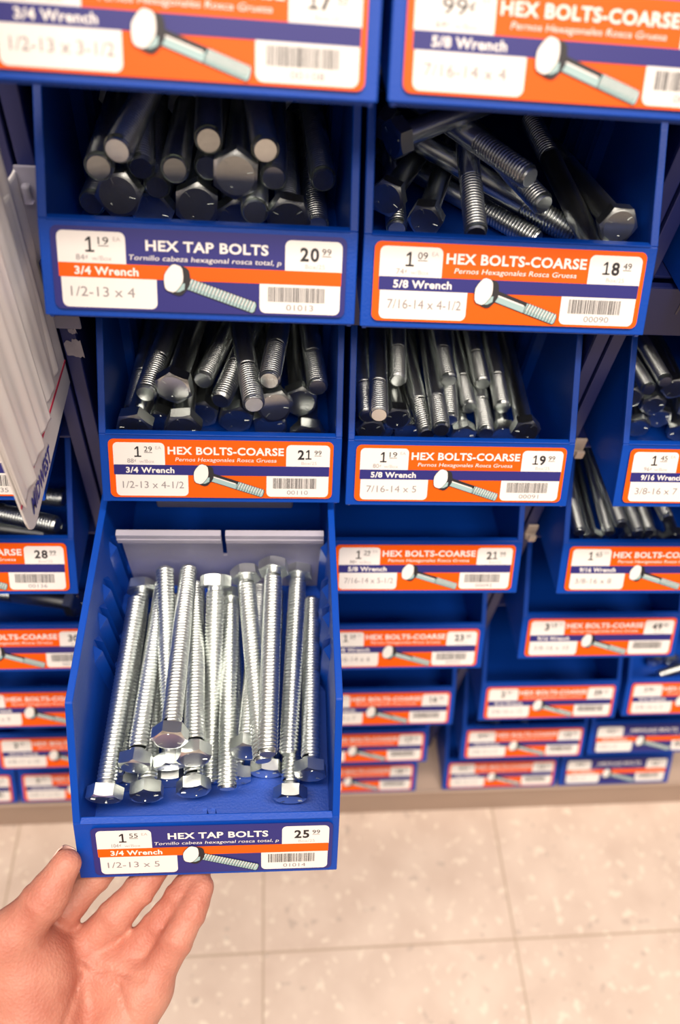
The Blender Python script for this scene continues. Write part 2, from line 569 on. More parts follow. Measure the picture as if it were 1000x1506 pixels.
def lettering_mesh(d):
    bm = bmesh.new()
    z = 0.00054
    c = H
    WH, BK, GR, PL = 0, 1, 2, 3
    if d.get('title'):
        if d['tap'] and 'sub' not in d:
            d['sub'] = 'Tornillo cabeza hexagonal rosca total, p'
        sub = d.get('sub', 'Pernos Hexagonales Rosca Gruesa')
        if d['tap']:
            put_text(bm, d['title'], X_(.312), X_(.728), Y_(.255), .125 * c, z, WH, True)
            put_text(bm, sub, X_(.252), X_(.772), Y_(.375), .065 * c, z, WH, False, .2)
        else:
            put_text(bm, d['title'], X_(.258), X_(.775), Y_(.245), .130 * c, z, WH, True)
            put_text(bm, sub, X_(.290), X_(.742), Y_(.365), .068 * c, z, WH, False, .2)
    if d.get('wrench'):
        put_text(bm, d['wrench'], X_(.072), X_(.285), Y_(.568), .098 * c, z, WH, True)
    if d.get('size'):
        s = d['size']
        w = min(.270, .0215 * len(s))
        put_text(bm, s, X_(.055), X_(.055 + w), Y_(.835), .125 * c, z, GR)
    p = d.get('each')
    if p:
        if p[1] == 'c':
            put_text(bm, p[0], X_(.095), X_(.165), Y_(.275), .150 * c, z, BK)
            put_text(bm, '\u00a2', X_(.170), X_(.188), Y_(.225), .095 * c, z, BK)
        else:
            put_price(bm, p[0], X_(.112), Y_(.300), .180 * c, z, BK)
            put_text(bm, p[1], X_(.155), X_(.190), Y_(.205), .090 * c, z, BK)
            flat(bm, [(X_(.155), Y_(.228)), (X_(.190), Y_(.228)), (X_(.190), Y_(.220)), (X_(.155), Y_(.220))], z, BK)
        put_text(bm, 'EA', X_(.205), X_(.230), Y_(.165), .055 * c, z, PL)
    if d.get('inbox'):
        put_text(bm, d['inbox'], X_(.080), X_(.108), Y_(.400), .075 * c, z, GR)
        put_text(bm, '\u00a2', X_(.111), X_(.119), Y_(.375), .045 * c, z, GR)
        put_text(bm, 'w/Box', X_(.132), X_(.198), Y_(.400), .060 * c, z, PL)
    p = d.get('box')
    if p:
        put_price(bm, p[0], X_(.838), Y_(.305), .165 * c, z, BK)
        put_text(bm, p[1], X_(.914), X_(.946), Y_(.225), .080 * c, z, BK)
        flat(bm, [(X_(.914), Y_(.246)), (X_(.946), Y_(.246)), (X_(.946), Y_(.239)), (X_(.914), Y_(.239))], z, BK)
        put_text(bm, 'Box/25', X_(.856), X_(.925), Y_(.400), .058 * c, z, PL)
    if d.get('code'):
        put_text(bm, d['code'], X_(.792), X_(.888), Y_(.930), .078 * c, z, GR)
    me = finish(bm, 'lettering')
    for x in (M_WHITE, M_INK, M_GREY, M_PALE): me.materials.append(x)
    return me

HB, HT = 'HEX BOLTS-COARSE', 'HEX TAP BOLTS'
def L_(title, wrench, size, each=None, inbox=None, box=None, code=None, tap=False, **k):
    return dict(title=title, wrench=wrench, size=size, each=each, inbox=inbox, box=box, code=code, tap=tap, **k)
BINS = [
 ('A', 1, L_(HB, '3/4 Wrench', '1/2-13 x 3-1/2', ('1', '09'), '68', ('17', '49'), '00108'), 'blue bin at the top with orange three-quarter wrench label, 3-1/2 inch bolts'),
 ('B', 1, L_(HB, '5/8 Wrench', '7/16-14 x 4', ('99', 'c'), '64', ('15', '99'), '00089'), 'blue bin at the top with orange five-eighths wrench label, 99 cents each'),
 ('A', 2, L_(HT, '3/4 Wrench', '1/2-13 x 4', ('1', '19'), '84', ('20', '99'), '01013', True), 'blue bin with navy tap bolt label still on the rack, under the top row'),
 ('B', 2, L_(HB, '5/8 Wrench', '7/16-14 x 4-1/2', ('1', '09'), '74', ('18', '49'), '00090'), 'blue bin of dark tangled bolts beside the upper navy-labelled bin, priced 18.49'),
 ('C', 2, L_(HB, '9/16 Wrench', '3/8-16 x 6'), 'blue bin at the right edge beside the dark tangled bolts, only its side showing'),
 ('A', 3, L_(HB, '3/4 Wrench', '1/2-13 x 4-1/2', ('1', '29'), '88', ('21', '99'), '00110'), 'blue bin with orange label right above the pulled-out bin, priced 21.99'),
 ('B', 3, L_(HB, '5/8 Wrench', '7/16-14 x 5', ('1', '19'), '80', ('19', '99'), '00091'), 'blue bin with orange five-eighths wrench label under the dark tangled bolts, priced 19.99'),
 ('C', 3, L_(HB, '9/16 Wrench', '3/8-16 x 7', ('1', '45'), '96', ('22', '99'), '00071'), 'upper of the two blue bins of slim bolts at the right edge'),
 ('B', 4, L_(HB, '5/8 Wrench', '7/16-14 x 5-1/2', ('1', '29'), '88', ('21', '99'), '00092'), 'empty blue bin priced 21.99 beside the top of the pulled-out bin'),
 ('C', 4, L_(HB, '9/16 Wrench', '3/8-16 x 8', ('1', '65'), None, ('29', '99'), None), 'lower of the two blue bins of slim bolts at the right edge'),
 ('B', 5, L_(HB, '5/8 Wrench', '7/16-14 x 6', ('1', '39'), None, ('23', '99'), '00093'), 'second empty blue bin down beside the pulled-out bin, priced 23.99'),
 ('C', 5, L_(HB, '9/16 Wrench', '3/8-16 x 10', ('3', '19'), None, ('49', '99'), None), 'empty blue bin right under the two bins of slim bolts'),
 ('B', 6, L_(HB, '5/8 Wrench', '7/16-14 x 7', ('1', '49'), None, ('16', '99'), None), 'third blue bin down beside the pulled-out bin, blurred orange label'),
 ('C', 6, L_(HB, '9/16 Wrench', '3/8-16 x 12', ('2', '99'), None, ('39', '99'), None), 'empty blue bin next to the bin holding a loose silver bolt'),
 ('D', 6, L_(HB, '9/16 Wrench', '3/8-16 x 3', ('39', 'c'), None, ('9', '99'), None), 'blue bin at the right edge holding a loose silver bolt'),
 ('B', 7, L_(HB, '5/8 Wrench', '7/16-14 x 8', ('1', '79'), None, ('17', '99'), None), 'blue bin on the lowest shelf above the base, touching the pulled-out bin on its right'),
 ('C', 7, L_(HB, '9/16 Wrench', '3/8-16 x 5', ('89', 'c'), None, ('13', '99'), None), 'orange-labelled blue bin beside the upper of the two low navy labels'),
 ('D', 7, L_('HEX/LAG BOLTS', '9/16 Wrench', '3/8 x 4', ('45', 'c'), None, ('11', '99'), None, True, sub=' - - -'), 'upper of the two low blue bins with navy labels'),
 ('B', 8, L_(HB, '5/8 Wrench', '7/16-14 x 9', ('1', '99'), None, ('18', '99'), None), 'bottom blue bin on the base, right of the pulled-out bin, orange label'),
 ('C', 8, L_(HB, '9/16 Wrench', '3/8-16 x 5', ('85', 'c'), None, ('12', '99'), None), 'bottom blue bin on the base with orange label, beside the lowest navy one'),
 ('D', 8, L_('HEX/LAG BOLTS', '9/16 Wrench', '3/8 x 5', ('49', 'c'), None, ('12', '49'), None, True, sub=' - - -'), 'lowest blue bin with navy label, resting on the base'),
 ('Z', 3, L_(HB, '15/16 Wrench', '5/8-11 x 6', ('2', '29'), None, ('26', '99'), '00135'), 'blue bin at the left edge mostly hidden behind the white sign'),
 ('Z', 4, L_(HB, '15/16 Wrench', '5/8-11 x 7', ('2', '49'), None, ('28', '99'), '00136'), 'blue bin with orange label priced 28.99 under the tip of the white sign'),
 ('Z', 5, L_(HB, '15/16 Wrench', '5/8-11 x 8', ('2', '79'), None, ('30', '99'), '00137'), 'blue bin priced 30.99 with a thick bolt lying across it'),
 ('Z', 6, L_(HB, '15/16 Wrench', '5/8-11 x 9', ('2', '99'), None, ('33', '99'), None), 'third blue bin from the floor, left of the pulled-out bin'),
 ('Z', 7, L_(HB, '15/16 Wrench', '5/8-11 x 10', ('2', '19'), None, ('36', '99'), None), 'second blue bin from the floor, left of the pulled-out bin'),
 ('Z', 8, L_(HB, '15/16 Wrench', '5/8-11 x 12', ('2', '19'), None, ('39', '99'), None), 'bottom blue bin on the base, touching the pulled-out bin on its left'),
 ('Y', 8, L_(HB, '15/16 Wrench', '5/8-11 x 12', ('2', '39'), None, ('42', '99'), None), 'bottom blue bin at the left edge, only the end of its label showing'),
]
_lc = [0]
def make_bin(matrix, d, label, shift=0.0):
    root = empty('storage_bin', matrix @ T(-shift, 0, 0), label, 'bin', 'blue bolt bins')
    sh, rl, rr_ = WIDE if shift else (SHELL, RIBS_L, RIBS_R)
    bevelled(link('bin_shell', sh, root), 0.0005)
    link('divider_ribs', rl, root)
    link('divider_ribs', rr_, root)
    link('divider_nub', NUB, root)
    card = link('label_card', CARD[d['tap']], root)
    card.matrix_local = T(shift, 0, 0) @ LABEL_M
    link('bolt_picture', PIC[d['tap']], card)
    link('barcode', BARS[_lc[0] % 4], card)
    link('lettering', lettering_mesh(d), card)
    _lc[0] += 1
    return root
for c_, r_, d_, lab_ in BINS:
    make_bin(bin_matrix(c_, r_), d_, lab_)
make_bin(M_PULLED, L_(HT, '3/4 Wrench', '1/2-13 x 5', ('1', '55'), '104', ('25', '99'), '01014', True),
         'pulled-out blue bin full of silver tap bolts, held by the hand', 0.0026)

# grey stop tab showing below the bin above the pulled-out one
bm = bmesh.new()
prism_x(bm, [(-0.0150, -0.2533), (0.0300, -0.2533), (0.0300, -0.2562), (0.0000, -0.2630), (-0.0130, -0.2640)], 0.0105, 0.0905)
tag(bevelled(link('stop_tab', finish(bm, 'stop_tab'), None, [M_GREYPL]), 0.003, 3),
    'dark grey plastic stop tab under the bin above the pulled-out one', 'stop tab')

# translucent divider standing in the pulled-out bin
root = empty('bin_divider', M_PULLED @ T(0, 0.157, 0.0027), 'frosted clear plastic divider with a notch, standing across the pulled-out bin', 'divider')
bm = bmesh.new()
for x0, x1 in ((-0.0605, -0.0013), (0.0013, 0.0605)):
    box(bm, x0, x1, -0.0009, 0.0009, 0.0, 0.0575)
box(bm, -0.0013, 0.0013, -0.0009, 0.0009, 0.0, 0.040)
link('divider_panel', finish(bm, 'divider_panel'), root, [M_CLEAR])
bm = bmesh.new()
for x0, x1 in ((-0.0625, -0.0013), (0.0013, 0.0600)):
    box(bm, x0, x1, -0.0026, 0.0014, 0.0575, 0.0665)
    box(bm, x0, x1, -0.0032, -0.0026, 0.0610, 0.0625)
bevelled(link('top_flange', finish(bm, 'top_flange'), root, [M_FLANGE]), 0.0006)

# ------------------------------------------------------------------ bolts: front end, back end (bin coordinates from the label's top left corner), which end the head is at
BOLTS = {
 'A4': [((0.1028, 0.0158, -0.0202), (0.1065, 0.1347, -0.026), 'F'),
   ((0.0256, 0.0163, -0.0086), (0.0183, 0.1339, -0.026), 'F'),
   ((0.0502, 0.0189, -0.0119), (0.0402, 0.1368, -0.0255), 'F'),
   ((0.0893, 0.0306, -0.0229), (0.094, 0.1496, -0.0257), 'F'),
   ((0.0099, 0.0252, -0.0229), (0.0068, 0.1443, -0.026), 'F'),
   ((0.0354, 0.0267, -0.0229), (0.0287, 0.1456, -0.0257), 'F'),
   ((0.0574, 0.0274, -0.026), (0.0576, 0.1403, 0.012), 'B'),
   ((0.0724, 0.027, -0.0229), (0.0648, 0.1459, -0.0255), 'F'),
   ((0.0056, 0.013, 0.002), (0.0099, 0.132, -0.0007), 'F'),
   ((0.1136, 0.0252, -0.0066), (0.1175, 0.1427, -0.0253), 'F'),
   ((0.0079, 0.029, -0.0089), (0.0098, 0.1481, -0.012), 'B'),
   ((0.0788, 0.0361, 0.0018), (0.0831, 0.1521, -0.025), 'F'),
   ((0.0388, 0.0296, 0.0), (0.0259, 0.1478, 0.0078), 'F'),
   ((0.0207, 0.028, 0.0066), (0.0237, 0.1462, -0.0077), 'F'),
   ((0.0685, 0.0199, -0.0094), (0.0657, 0.139, -0.0066), 'B'),
   ((0.1017, 0.0382, -0.0105), (0.1085, 0.1571, -0.008), 'B'),
   ((0.0881, 0.0282, 0.0141), (0.075, 0.1464, 0.0081), 'B'),
   ((0.052, 0.0297, 0.0141), (0.0437, 0.1459, -0.0106), 'F'),
   ((0.0904, 0.0286, 0.0248), (0.0926, 0.1473, 0.015), 'B'),
   ((0.0404, 0.0355, 0.0277), (0.0396, 0.1515, 0.0007), 'F')],
 'A2': [((0.035, 0.0491, -0.0215), (0.0422, 0.1585, -0.0252), 'F'),
   ((0.1002, 0.032, -0.0121), (0.1013, 0.1417, -0.0159), 'F'),
   ((0.0577, 0.0382, -0.0109), (0.0541, 0.147, -0.0251), 'F'),
   ((0.0229, 0.0354, -0.0058), (0.0285, 0.1434, -0.0244), 'F'),
   ((0.0759, 0.0453, -0.0215), (0.0662, 0.1545, -0.0252), 'F'),
   ((0.0848, 0.0232, -0.0038), (0.0844, 0.132, -0.0185), 'B'),
   ((0.0084, 0.0442, -0.0157), (0.0129, 0.1537, -0.0212), 'B'),
   ((0.1153, 0.0495, -0.0251), (0.1122, 0.1591, -0.0215), 'B'),
   ((0.0764, 0.0277, 0.0104), (0.0774, 0.1365, -0.0035), 'F'),
   ((0.0399, 0.0421, -0.0048), (0.0289, 0.1512, -0.0078), 'B'),
   ((0.0932, 0.0323, 0.0078), (0.094, 0.1417, -0.0007), 'B'),
   ((0.0631, 0.0447, 0.0044), (0.0654, 0.1536, -0.0084), 'B'),
   ((0.0344, 0.0374, 0.0064), (0.0242, 0.1464, 0.0131), 'B'),
   ((0.0182, 0.0267, 0.0115), (0.0125, 0.1352, -0.0035), 'B'),
   ((0.0502, 0.0284, 0.0113), (0.0478, 0.1366, -0.0064), 'B'),
   ((0.1166, 0.0466, 0.0003), (0.1121, 0.1562, -0.0005), 'B'),
   ((0.0895, 0.0304, 0.021), (0.0806, 0.1397, 0.0164), 'B'),
   ((0.0274, 0.0248, 0.0201), (0.0423, 0.1335, 0.022), 'B'),
   ((0.0651, 0.0334, 0.0224), (0.0598, 0.1424, 0.0113), 'B')],
 'A3': [((0.0124, 0.011, -0.0036), (0.0244, 0.1326, -0.0109), 'F'),
   ((0.0233, 0.0323, -0.0216), (0.0292, 0.1545, -0.0252), 'F'),
   ((0.0397, 0.0119, -0.0044), (0.0364, 0.1338, -0.0149), 'F'),
   ((0.0894, 0.0328, -0.0216), (0.0928, 0.1551, -0.0252), 'F'),
   ((0.1122, 0.023, -0.0216), (0.1162, 0.1453, -0.0252), 'F'),
   ((0.0687, 0.0365, -0.021), (0.0626, 0.1586, -0.0251), 'F'),
   ((0.0474, 0.0414, -0.0216), (0.0496, 0.1637, -0.0251), 'F'),
   ((0.1071, 0.0362, -0.0043), (0.1047, 0.1574, -0.021), 'F'),
   ((0.0084, 0.0378, -0.0153), (0.0128, 0.1599, -0.0217), 'B'),
   ((0.08, 0.0116, 0.0166), (0.0652, 0.1327, 0.0065), 'B'),
   ((0.0918, 0.0216, 0.0053), (0.0765, 0.1392, -0.0251), 'F'),
   ((0.06, 0.0331, -0.0016), (0.0902, 0.1517, -0.0035), 'B'),
   ((0.0345, 0.0267, 0.0128), (0.0499, 0.1478, 0.0029), 'F'),
   ((0.0185, 0.0281, 0.0073), (0.0336, 0.1493, -0.0013), 'B'),
   ((0.1166, 0.0339, 0.0101), (0.1122, 0.1552, -0.0053), 'B'),
   ((0.0489, 0.0487, 0.0), (0.077, 0.1669, -0.0154), 'B'),
   ((0.0883, 0.0232, 0.024), (0.1024, 0.1443, 0.0124), 'B')],
 'B3': [((0.011, 0.0203, -0.0102), (0.0075, 0.1537, -0.0251), 'F'),
   ((0.0192, 0.0329, -0.0232), (0.0187, 0.1671, -0.0259), 'F'),
   ((0.037, 0.0321, -0.0232), (0.0302, 0.1661, -0.0258), 'F'),
   ((0.1068, 0.0208, -0.0088), (0.1175, 0.1542, -0.0186), 'F'),
   ((0.0722, 0.0302, -0.0232), (0.068, 0.1643, -0.026), 'F'),
   ((0.0983, 0.031, -0.0232), (0.1098, 0.1647, -0.026), 'F'),
   ((0.0275, 0.028, -0.0072), (0.0247, 0.1619, -0.0162), 'F'),
   ((0.0849, 0.0271, -0.0169), (0.0951, 0.1608, -0.0234), 'B'),
   ((0.0453, 0.019, -0.0108), (0.0395, 0.1531, -0.0134), 'B'),
   ((0.0622, 0.0337, -0.0125), (0.0761, 0.1671, -0.0081), 'B'),
   ((0.0076, 0.0189, 0.0041), (0.011, 0.1523, -0.0108), 'B'),
   ((0.0118, 0.0089, 0.0151), (0.0242, 0.1416, -0.0005), 'B'),
   ((0.0517, 0.0142, -0.0016), (0.0598, 0.1475, -0.0143), 'B'),
   ((0.0763, 0.0455, -0.0128), (0.0812, 0.1791, -0.0234), 'B'),
   ((0.0465, 0.0582, -0.0259), (0.0508, 0.1924, -0.0232), 'B'),
   ((0.0977, 0.045, -0.0118), (0.108, 0.1788, -0.0148), 'B'),
   ((0.061, 0.0522, 0.0035), (0.0639, 0.1862, -0.0012), 'B'),
   ((0.0292, 0.0525, 0.002), (0.0436, 0.186, 0.0008), 'B'),
   ((0.0864, 0.0609, -0.0065), (0.0914, 0.1949, -0.0107), 'B')],
 'B2': [((0.0307, 0.0447, -0.0163), (0.0685, 0.1599, -0.0086), 'F'),
   ((0.0105, 0.0477, -0.0071), (0.0585, 0.159, -0.015), 'F'),
   ((0.1139, 0.0138, 0.004), (0.1174, 0.1333, -0.0179), 'F'),
   ((0.0914, 0.0468, -0.0248), (0.0097, 0.1367, -0.0232), 'B'),
   ((0.1175, 0.0502, -0.026), (0.0305, 0.1349, -0.0232), 'B'),
   ((0.1136, 0.0429, -0.0198), (0.0111, 0.1031, 0.0055), 'B'),
   ((0.0497, 0.0184, -0.0061), (0.055, 0.1371, 0.0197), 'B'),
   ((0.0838, 0.0342, 0.0013), (0.045, 0.1493, 0.0045), 'B'),
   ((0.0093, 0.05, 0.02), (0.1153, 0.1062, 0.0393), 'F'),
   ((0.0721, 0.0308, 0.0157), (0.01, 0.1352, 0.0162), 'B'),
   ((0.0969, 0.1239, 0.0014), (0.1101, 0.0039, -0.0121), 'B'),
   ((0.0185, 0.05, -0.0242), (0.0218, 0.1699, -0.0048), 'B')],
 'C3': [((0.0252, 0.0385, -0.0212), (0.0577, 0.2196, -0.0267), 'F'),
   ((0.0411, 0.045, -0.0189), (0.0708, 0.2264, -0.0267), 'F'),
   ((0.0551, 0.0375, -0.0241), (0.0797, 0.2199, -0.0267), 'F'),
   ((0.0155, 0.0472, -0.0032), (0.0475, 0.2268, -0.0267), 'F'),
   ((0.0397, 0.045, 0.0073), (0.0591, 0.2271, -0.0111), 'F'),
   ((0.031, 0.0434, -0.0063), (0.0525, 0.2257, -0.0179), 'F'),
   ((0.0206, 0.0412, 0.0096), (0.0228, 0.2236, -0.0146), 'B'),
   ((0.0294, 0.0425, 0.015), (0.0305, 0.2259, -0.0005), 'B'),
   ((0.0559, 0.043, -0.0067), (0.0656, 0.2264, -0.018), 'F')],
 'C4': [((0.0172, 0.0214, -0.0132), (0.0348, 0.2294, -0.0242), 'B'),
   ((0.0586, 0.0202, -0.0191), (0.0734, 0.2286, -0.0268), 'F'),
   ((0.0922, 0.0202, -0.0188), (0.1068, 0.2286, -0.0268), 'F'),
   ((0.0288, 0.0206, -0.0208), (0.0483, 0.2286, -0.0268), 'F'),
   ((0.0764, 0.0206, -0.0221), (0.0973, 0.2286, -0.0268), 'F'),
   ((0.0394, 0.0216, -0.0137), (0.0609, 0.2292, -0.0242), 'B'),
   ((0.0578, 0.0168, -0.0067), (0.0511, 0.2256, 0.0016), 'B'),
   ((0.069, 0.0206, -0.0116), (0.0853, 0.2287, -0.0221), 'B'),
   ((0.0765, 0.0212, 0.0047), (0.0719, 0.2294, -0.0128), 'B'),
   ((0.0443, 0.0208, -0.0022), (0.0471, 0.2294, -0.0141), 'B')],
 'Z4': [((0.1145, 0.0204, -0.0201), (0.0083, 0.0398, -0.0252), 'F'),
   ((0.1153, 0.0445, -0.009), (0.0106, 0.0683, -0.022), 'B'),
   ((0.1166, 0.0162, -0.0027), (0.014, 0.0491, -0.0111), 'B')],
 'Z5': [((0.1094, 0.0233, -0.001), (0.0083, 0.0532, -0.0252), 'F')],
 'D6': [((0.0354, 0.014, -0.0126), (0.1164, 0.0404, -0.0243), 'B'),
   ((0.0439, 0.0327, -0.024), (0.0481, 0.1186, -0.0267), 'F'),
   ((0.0625, 0.0325, -0.024), (0.0576, 0.1183, -0.0267), 'F')],
 'C7': [((0.0265, 0.017, -0.0241), (0.0331, 0.1729, -0.0267), 'F'),
   ((0.0406, 0.0163, -0.0267), (0.0464, 0.1722, -0.0241), 'B'),
   ((0.0727, 0.0171, -0.0267), (0.0622, 0.1727, -0.0241), 'B')],
}
DIMS = {   # diameter, head height, across flats, thread pitch, thread length (None: all)
 'A2': (0.0127, 0.0081, 0.0190, 0.00195, None), 'A3': (0.0127, 0.0081, 0.0190, 0.00195, 0.034),
 'A4': (0.0110, 0.0071, 0.0165, 0.00205, None), 'B2': (0.0111, 0.0072, 0.0159, 0.00181, 0.036),
 'B3': (0.0111, 0.0072, 0.0159, 0.00181, 0.030), 'C3': (0.0095, 0.0060, 0.0143, 0.00159, 0.034),
 'C4': (0.0095, 0.0060, 0.0143, 0.00159, 0.030), 'Z4': (0.0127, 0.0081, 0.0190, 0.00195, 0.04),
 'Z5': (0.0127, 0.0081, 0.0190, 0.00195, 0.05), 'D6': (0.0095, 0.0060, 0.0143, 0.00159, 0.03),
 'C7': (0.0095, 0.0060, 0.0143, 0.00159, 0.03),
}
def head_mesh(hh, af):
    bm = bmesh.new()
    n = 48
    rc = af * 0.475
    top_c, top_r, upper, lower = [], [], [], []
    for i in range(n):
        a = 2 * math.pi * i / n
        aa = (a % (math.pi / 3)) - math.pi / 6
        rh = af / 2 / math.cos(aa)
        zt = (rh - rc) * 0.55
        ca, sa = math.cos(a), math.sin(a)
        top_c.append(bm.verts.new((rc * 0.93 * ca, rc * 0.93 * sa, -0.0000)))
        top_r.append(bm.verts.new((rc * ca, rc * sa, 0.0002)))
        upper.append(bm.verts.new((rh * ca, rh * sa, max(zt, 0.0003))))
        lower.append(bm.verts.new((rh * ca, rh * sa, hh * 0.96)))
    bm.faces.new(top_c[::-1])
    for A, B_ in ((top_c, top_r), (top_r, upper), (upper, lower)):
        for i in range(n):
            j = (i + 1) % n
            bm.faces.new((A[i], A[j], B_[j], B_[i]))
    bm.faces.new(lower)
    wa = [bm.verts.new((af * .46 * math.cos(2 * math.pi * i / 24), af * .46 * math.sin(2 * math.pi * i / 24), hh * .955)) for i in range(24)]
    wb = [bm.verts.new((v.co.x, v.co.y, hh)) for v in wa]
    for i in range(24):
        bm.faces.new((wa[i], wa[(i + 1) % 24], wb[(i + 1) % 24], wb[i]))
    bm.faces.new(wb)
    # raised grade marks
    for k in range(3):
        a = 2 * math.pi * k / 3 + 0.3
        ca, sa = math.cos(a), math.sin(a)
        q = []
        for r_, t in ((af * .27, -.0004), (af * .41, -.0004), (af * .41, .0004), (af * .27, .0004)):
            q.append((r_ * ca - t * sa, r_ * sa + t * ca))
        prism_z(bm, q, -0.00025, 0.0002)
    me = finish(bm, 'head')
    me.materials.append(M_ZINC)
    return me

def shank_mesh(dia, L, hh, pitch, tl):
    """smooth shank, then a rolled helical thread with a chamfered point; z runs from the head to the tip"""
    R = dia / 2
    rr = R - pitch * 0.42
    z0 = hh * 0.9
    zs = hh + 0.002 if tl is None else L - tl
    bm = bmesh.new()
    n = 24
    ring = lambda r, z: [bm.verts.new((r * math.cos(2 * math.pi * i / n), r * math.sin(2 * math.pi * i / n), z)) for i in range(n)]
    def skin(a, b):
        for i in range(n):
            bm.faces.new((a[i], a[(i + 1) % n], b[(i + 1) % n], b[i])).smooth = True
    Rs = R * 0.985 if tl is not None else rr
    a = ring(Rs, z0)
    bm.faces.new(a[::-1])
    b = ring(Rs, zs)
    skin(a, b)
    c = ring(rr * 0.99, zs + pitch * .3)
    skin(b, c)
    prof = ((0.0, rr), (0.17, R - pitch * .15), (0.5, R), (0.83, R - pitch * .15))
    turns = int((L - 0.0008 - zs - pitch) / pitch)
    rows = []
    for k in range(turns + 1):
        for u, r in prof:
            rows.append((k + u, r))
    grid = []
    for q, r in rows:
        fade = min(1.0, max(0.0, (q + 0.5) / 1.2))
        row = []
        for i in range(n):
            zz = zs + pitch * (q + i / n)
            d = L - 0.0002 - zz
            cr = min(r, rr * 0.93 + max(0, d) * 0.9)
            rad = rr + (cr - rr) * fade if cr > rr else cr
            row.append(bm.verts.new((rad * math.cos(2 * math.pi * i / n), rad * math.sin(2 * math.pi * i / n), min(zz, L - 0.0002))))
        grid.append(row)
    for k in range(len(grid) - 1):
        for i in range(n - 1):
            bm.faces.new((grid[k][i], grid[k][i + 1], grid[k + 1][i + 1], grid[k + 1][i])).smooth = True
        if k + 5 < len(grid):
            bm.faces.new((grid[k][n - 1], grid[k + 4][0], grid[k + 5][0], grid[k + 1][n - 1])).smooth = True
    e0 = ring(rr * 0.985, zs + pitch)
    e1 = ring(rr * 0.985, L - 0.0010)
    e1b = ring(rr * 0.985, L - 0.0010)
    e2 = ring(rr * 0.88, L)
    cap = ring(rr * 0.88, L)
    skin(e0, e1); skin(e1b, e2)
    bm.faces.new(cap)
    me = bpy.data.meshes.new('shank')
    bm.to_mesh(me)
    bm.free()
    me.set_sharp_from_angle(angle=math.radians(75))
    me.materials.append(M_ZINC)
    return me

ORD = 'first second third fourth fifth sixth seventh eighth ninth tenth eleventh twelfth thirteenth fourteenth fifteenth'.split()
BINWORD = {
 'A2': ('tap bolt', 'navy-labelled bin under the top row', 'tap bolts in the upper navy-labelled bin'),
 'B2': ('dark bolt', 'tangled bin priced 18.49', 'dark tangled bolts'),
 'A3': ('hex bolt', 'bin above the pulled-out one', 'hex bolts above the pulled-out bin'),
 'B3': ('hex bolt', 'bin below the dark tangled bolts', 'hex bolts below the dark tangled bolts'),
 'C3': ('slim bolt', 'upper bin at the right edge', 'slim bolts in the upper right-edge bin'),
 'C4': ('slim bolt', 'lower bin of slim bolts', 'slim bolts in the lower bin'),
 'A4': ('silver tap bolt', 'pulled-out bin', 'tap bolts in the pulled-out bin'),
 'Z4': ('thick sideways bolt', 'bin under the white sign', 'thick bolts under the white sign'),
 'Z5': ('thick sideways bolt', 'bin priced 30.99', 'thick bolt in the bin priced 30.99'),
 'D6': ('short bolt', 'right-edge bin above the navy labels', 'bolts above the navy labels'),
 'C7': ('bolt', 'low bin beside the upper low navy label', 'bolts beside the low navy label'),
}
HEADS, SHANKS = {}, {}
def place_bolts(key, items):
    dia, hh, af, pitch, tl = DIMS[key]
    col, row = key[0], int(key[1])
    base = M_PULLED if key == 'A4' else bin_matrix(col, row)
    kind, where, group = BINWORD[key]
    L = round(np.linalg.norm(np.array(items[0][1]) - np.array(items[0][0])), 4)
    if key not in HEADS:
        HEADS[key] = head_mesh(hh, af)
        SHANKS[key] = shank_mesh(dia, L, hh, pitch, tl)
    order = {}
    for h in 'FB':
        idx = sorted([i for i, it in enumerate(items) if it[2] == h], key=lambda i: items[i][0][0])
        for k, i in enumerate(idx):
            order[i] = (k, len(idx))
    proto = None
    for i, (f, b, h) in enumerate(items):
        hp, tp = (f, b) if h == 'F' else (b, f)
        hp = base @ Vector((hp[0] - W / 2, hp[1], hp[2] + 0.034))
        tp = base @ Vector((tp[0] - W / 2, tp[1], tp[2] + 0.034))
        q = (tp - hp).normalized().to_track_quat('Z', 'Y')
        mtx = T(*hp) @ q.to_matrix().to_4x4() @ Matrix.Rotation(rnd.uniform(0, math.pi), 4, 'Z')
        k, n = order[i]
        end = 'hex head' if h == 'F' else 'thread tip'
        lab = '%s in the %s, %s %s from left' % (kind, where, ORD[k], end)
        if n == 1:
            lab = '%s in the %s, its only front %s' % (kind, where, end)
        root = empty('hex_bolt', mtx, lab, 'bolt', group)
        if proto is None:
            hd = link('head', HEADS[key], root)
            sh = link('shank', SHANKS[key], root)
            proto = (hd, sh)
        else:
            for ch in proto:
                c = ch.copy()
                COL.objects.link(c)
                c.parent = root
for k_ in BOLTS:
    place_bolts(k_, BOLTS[k_])

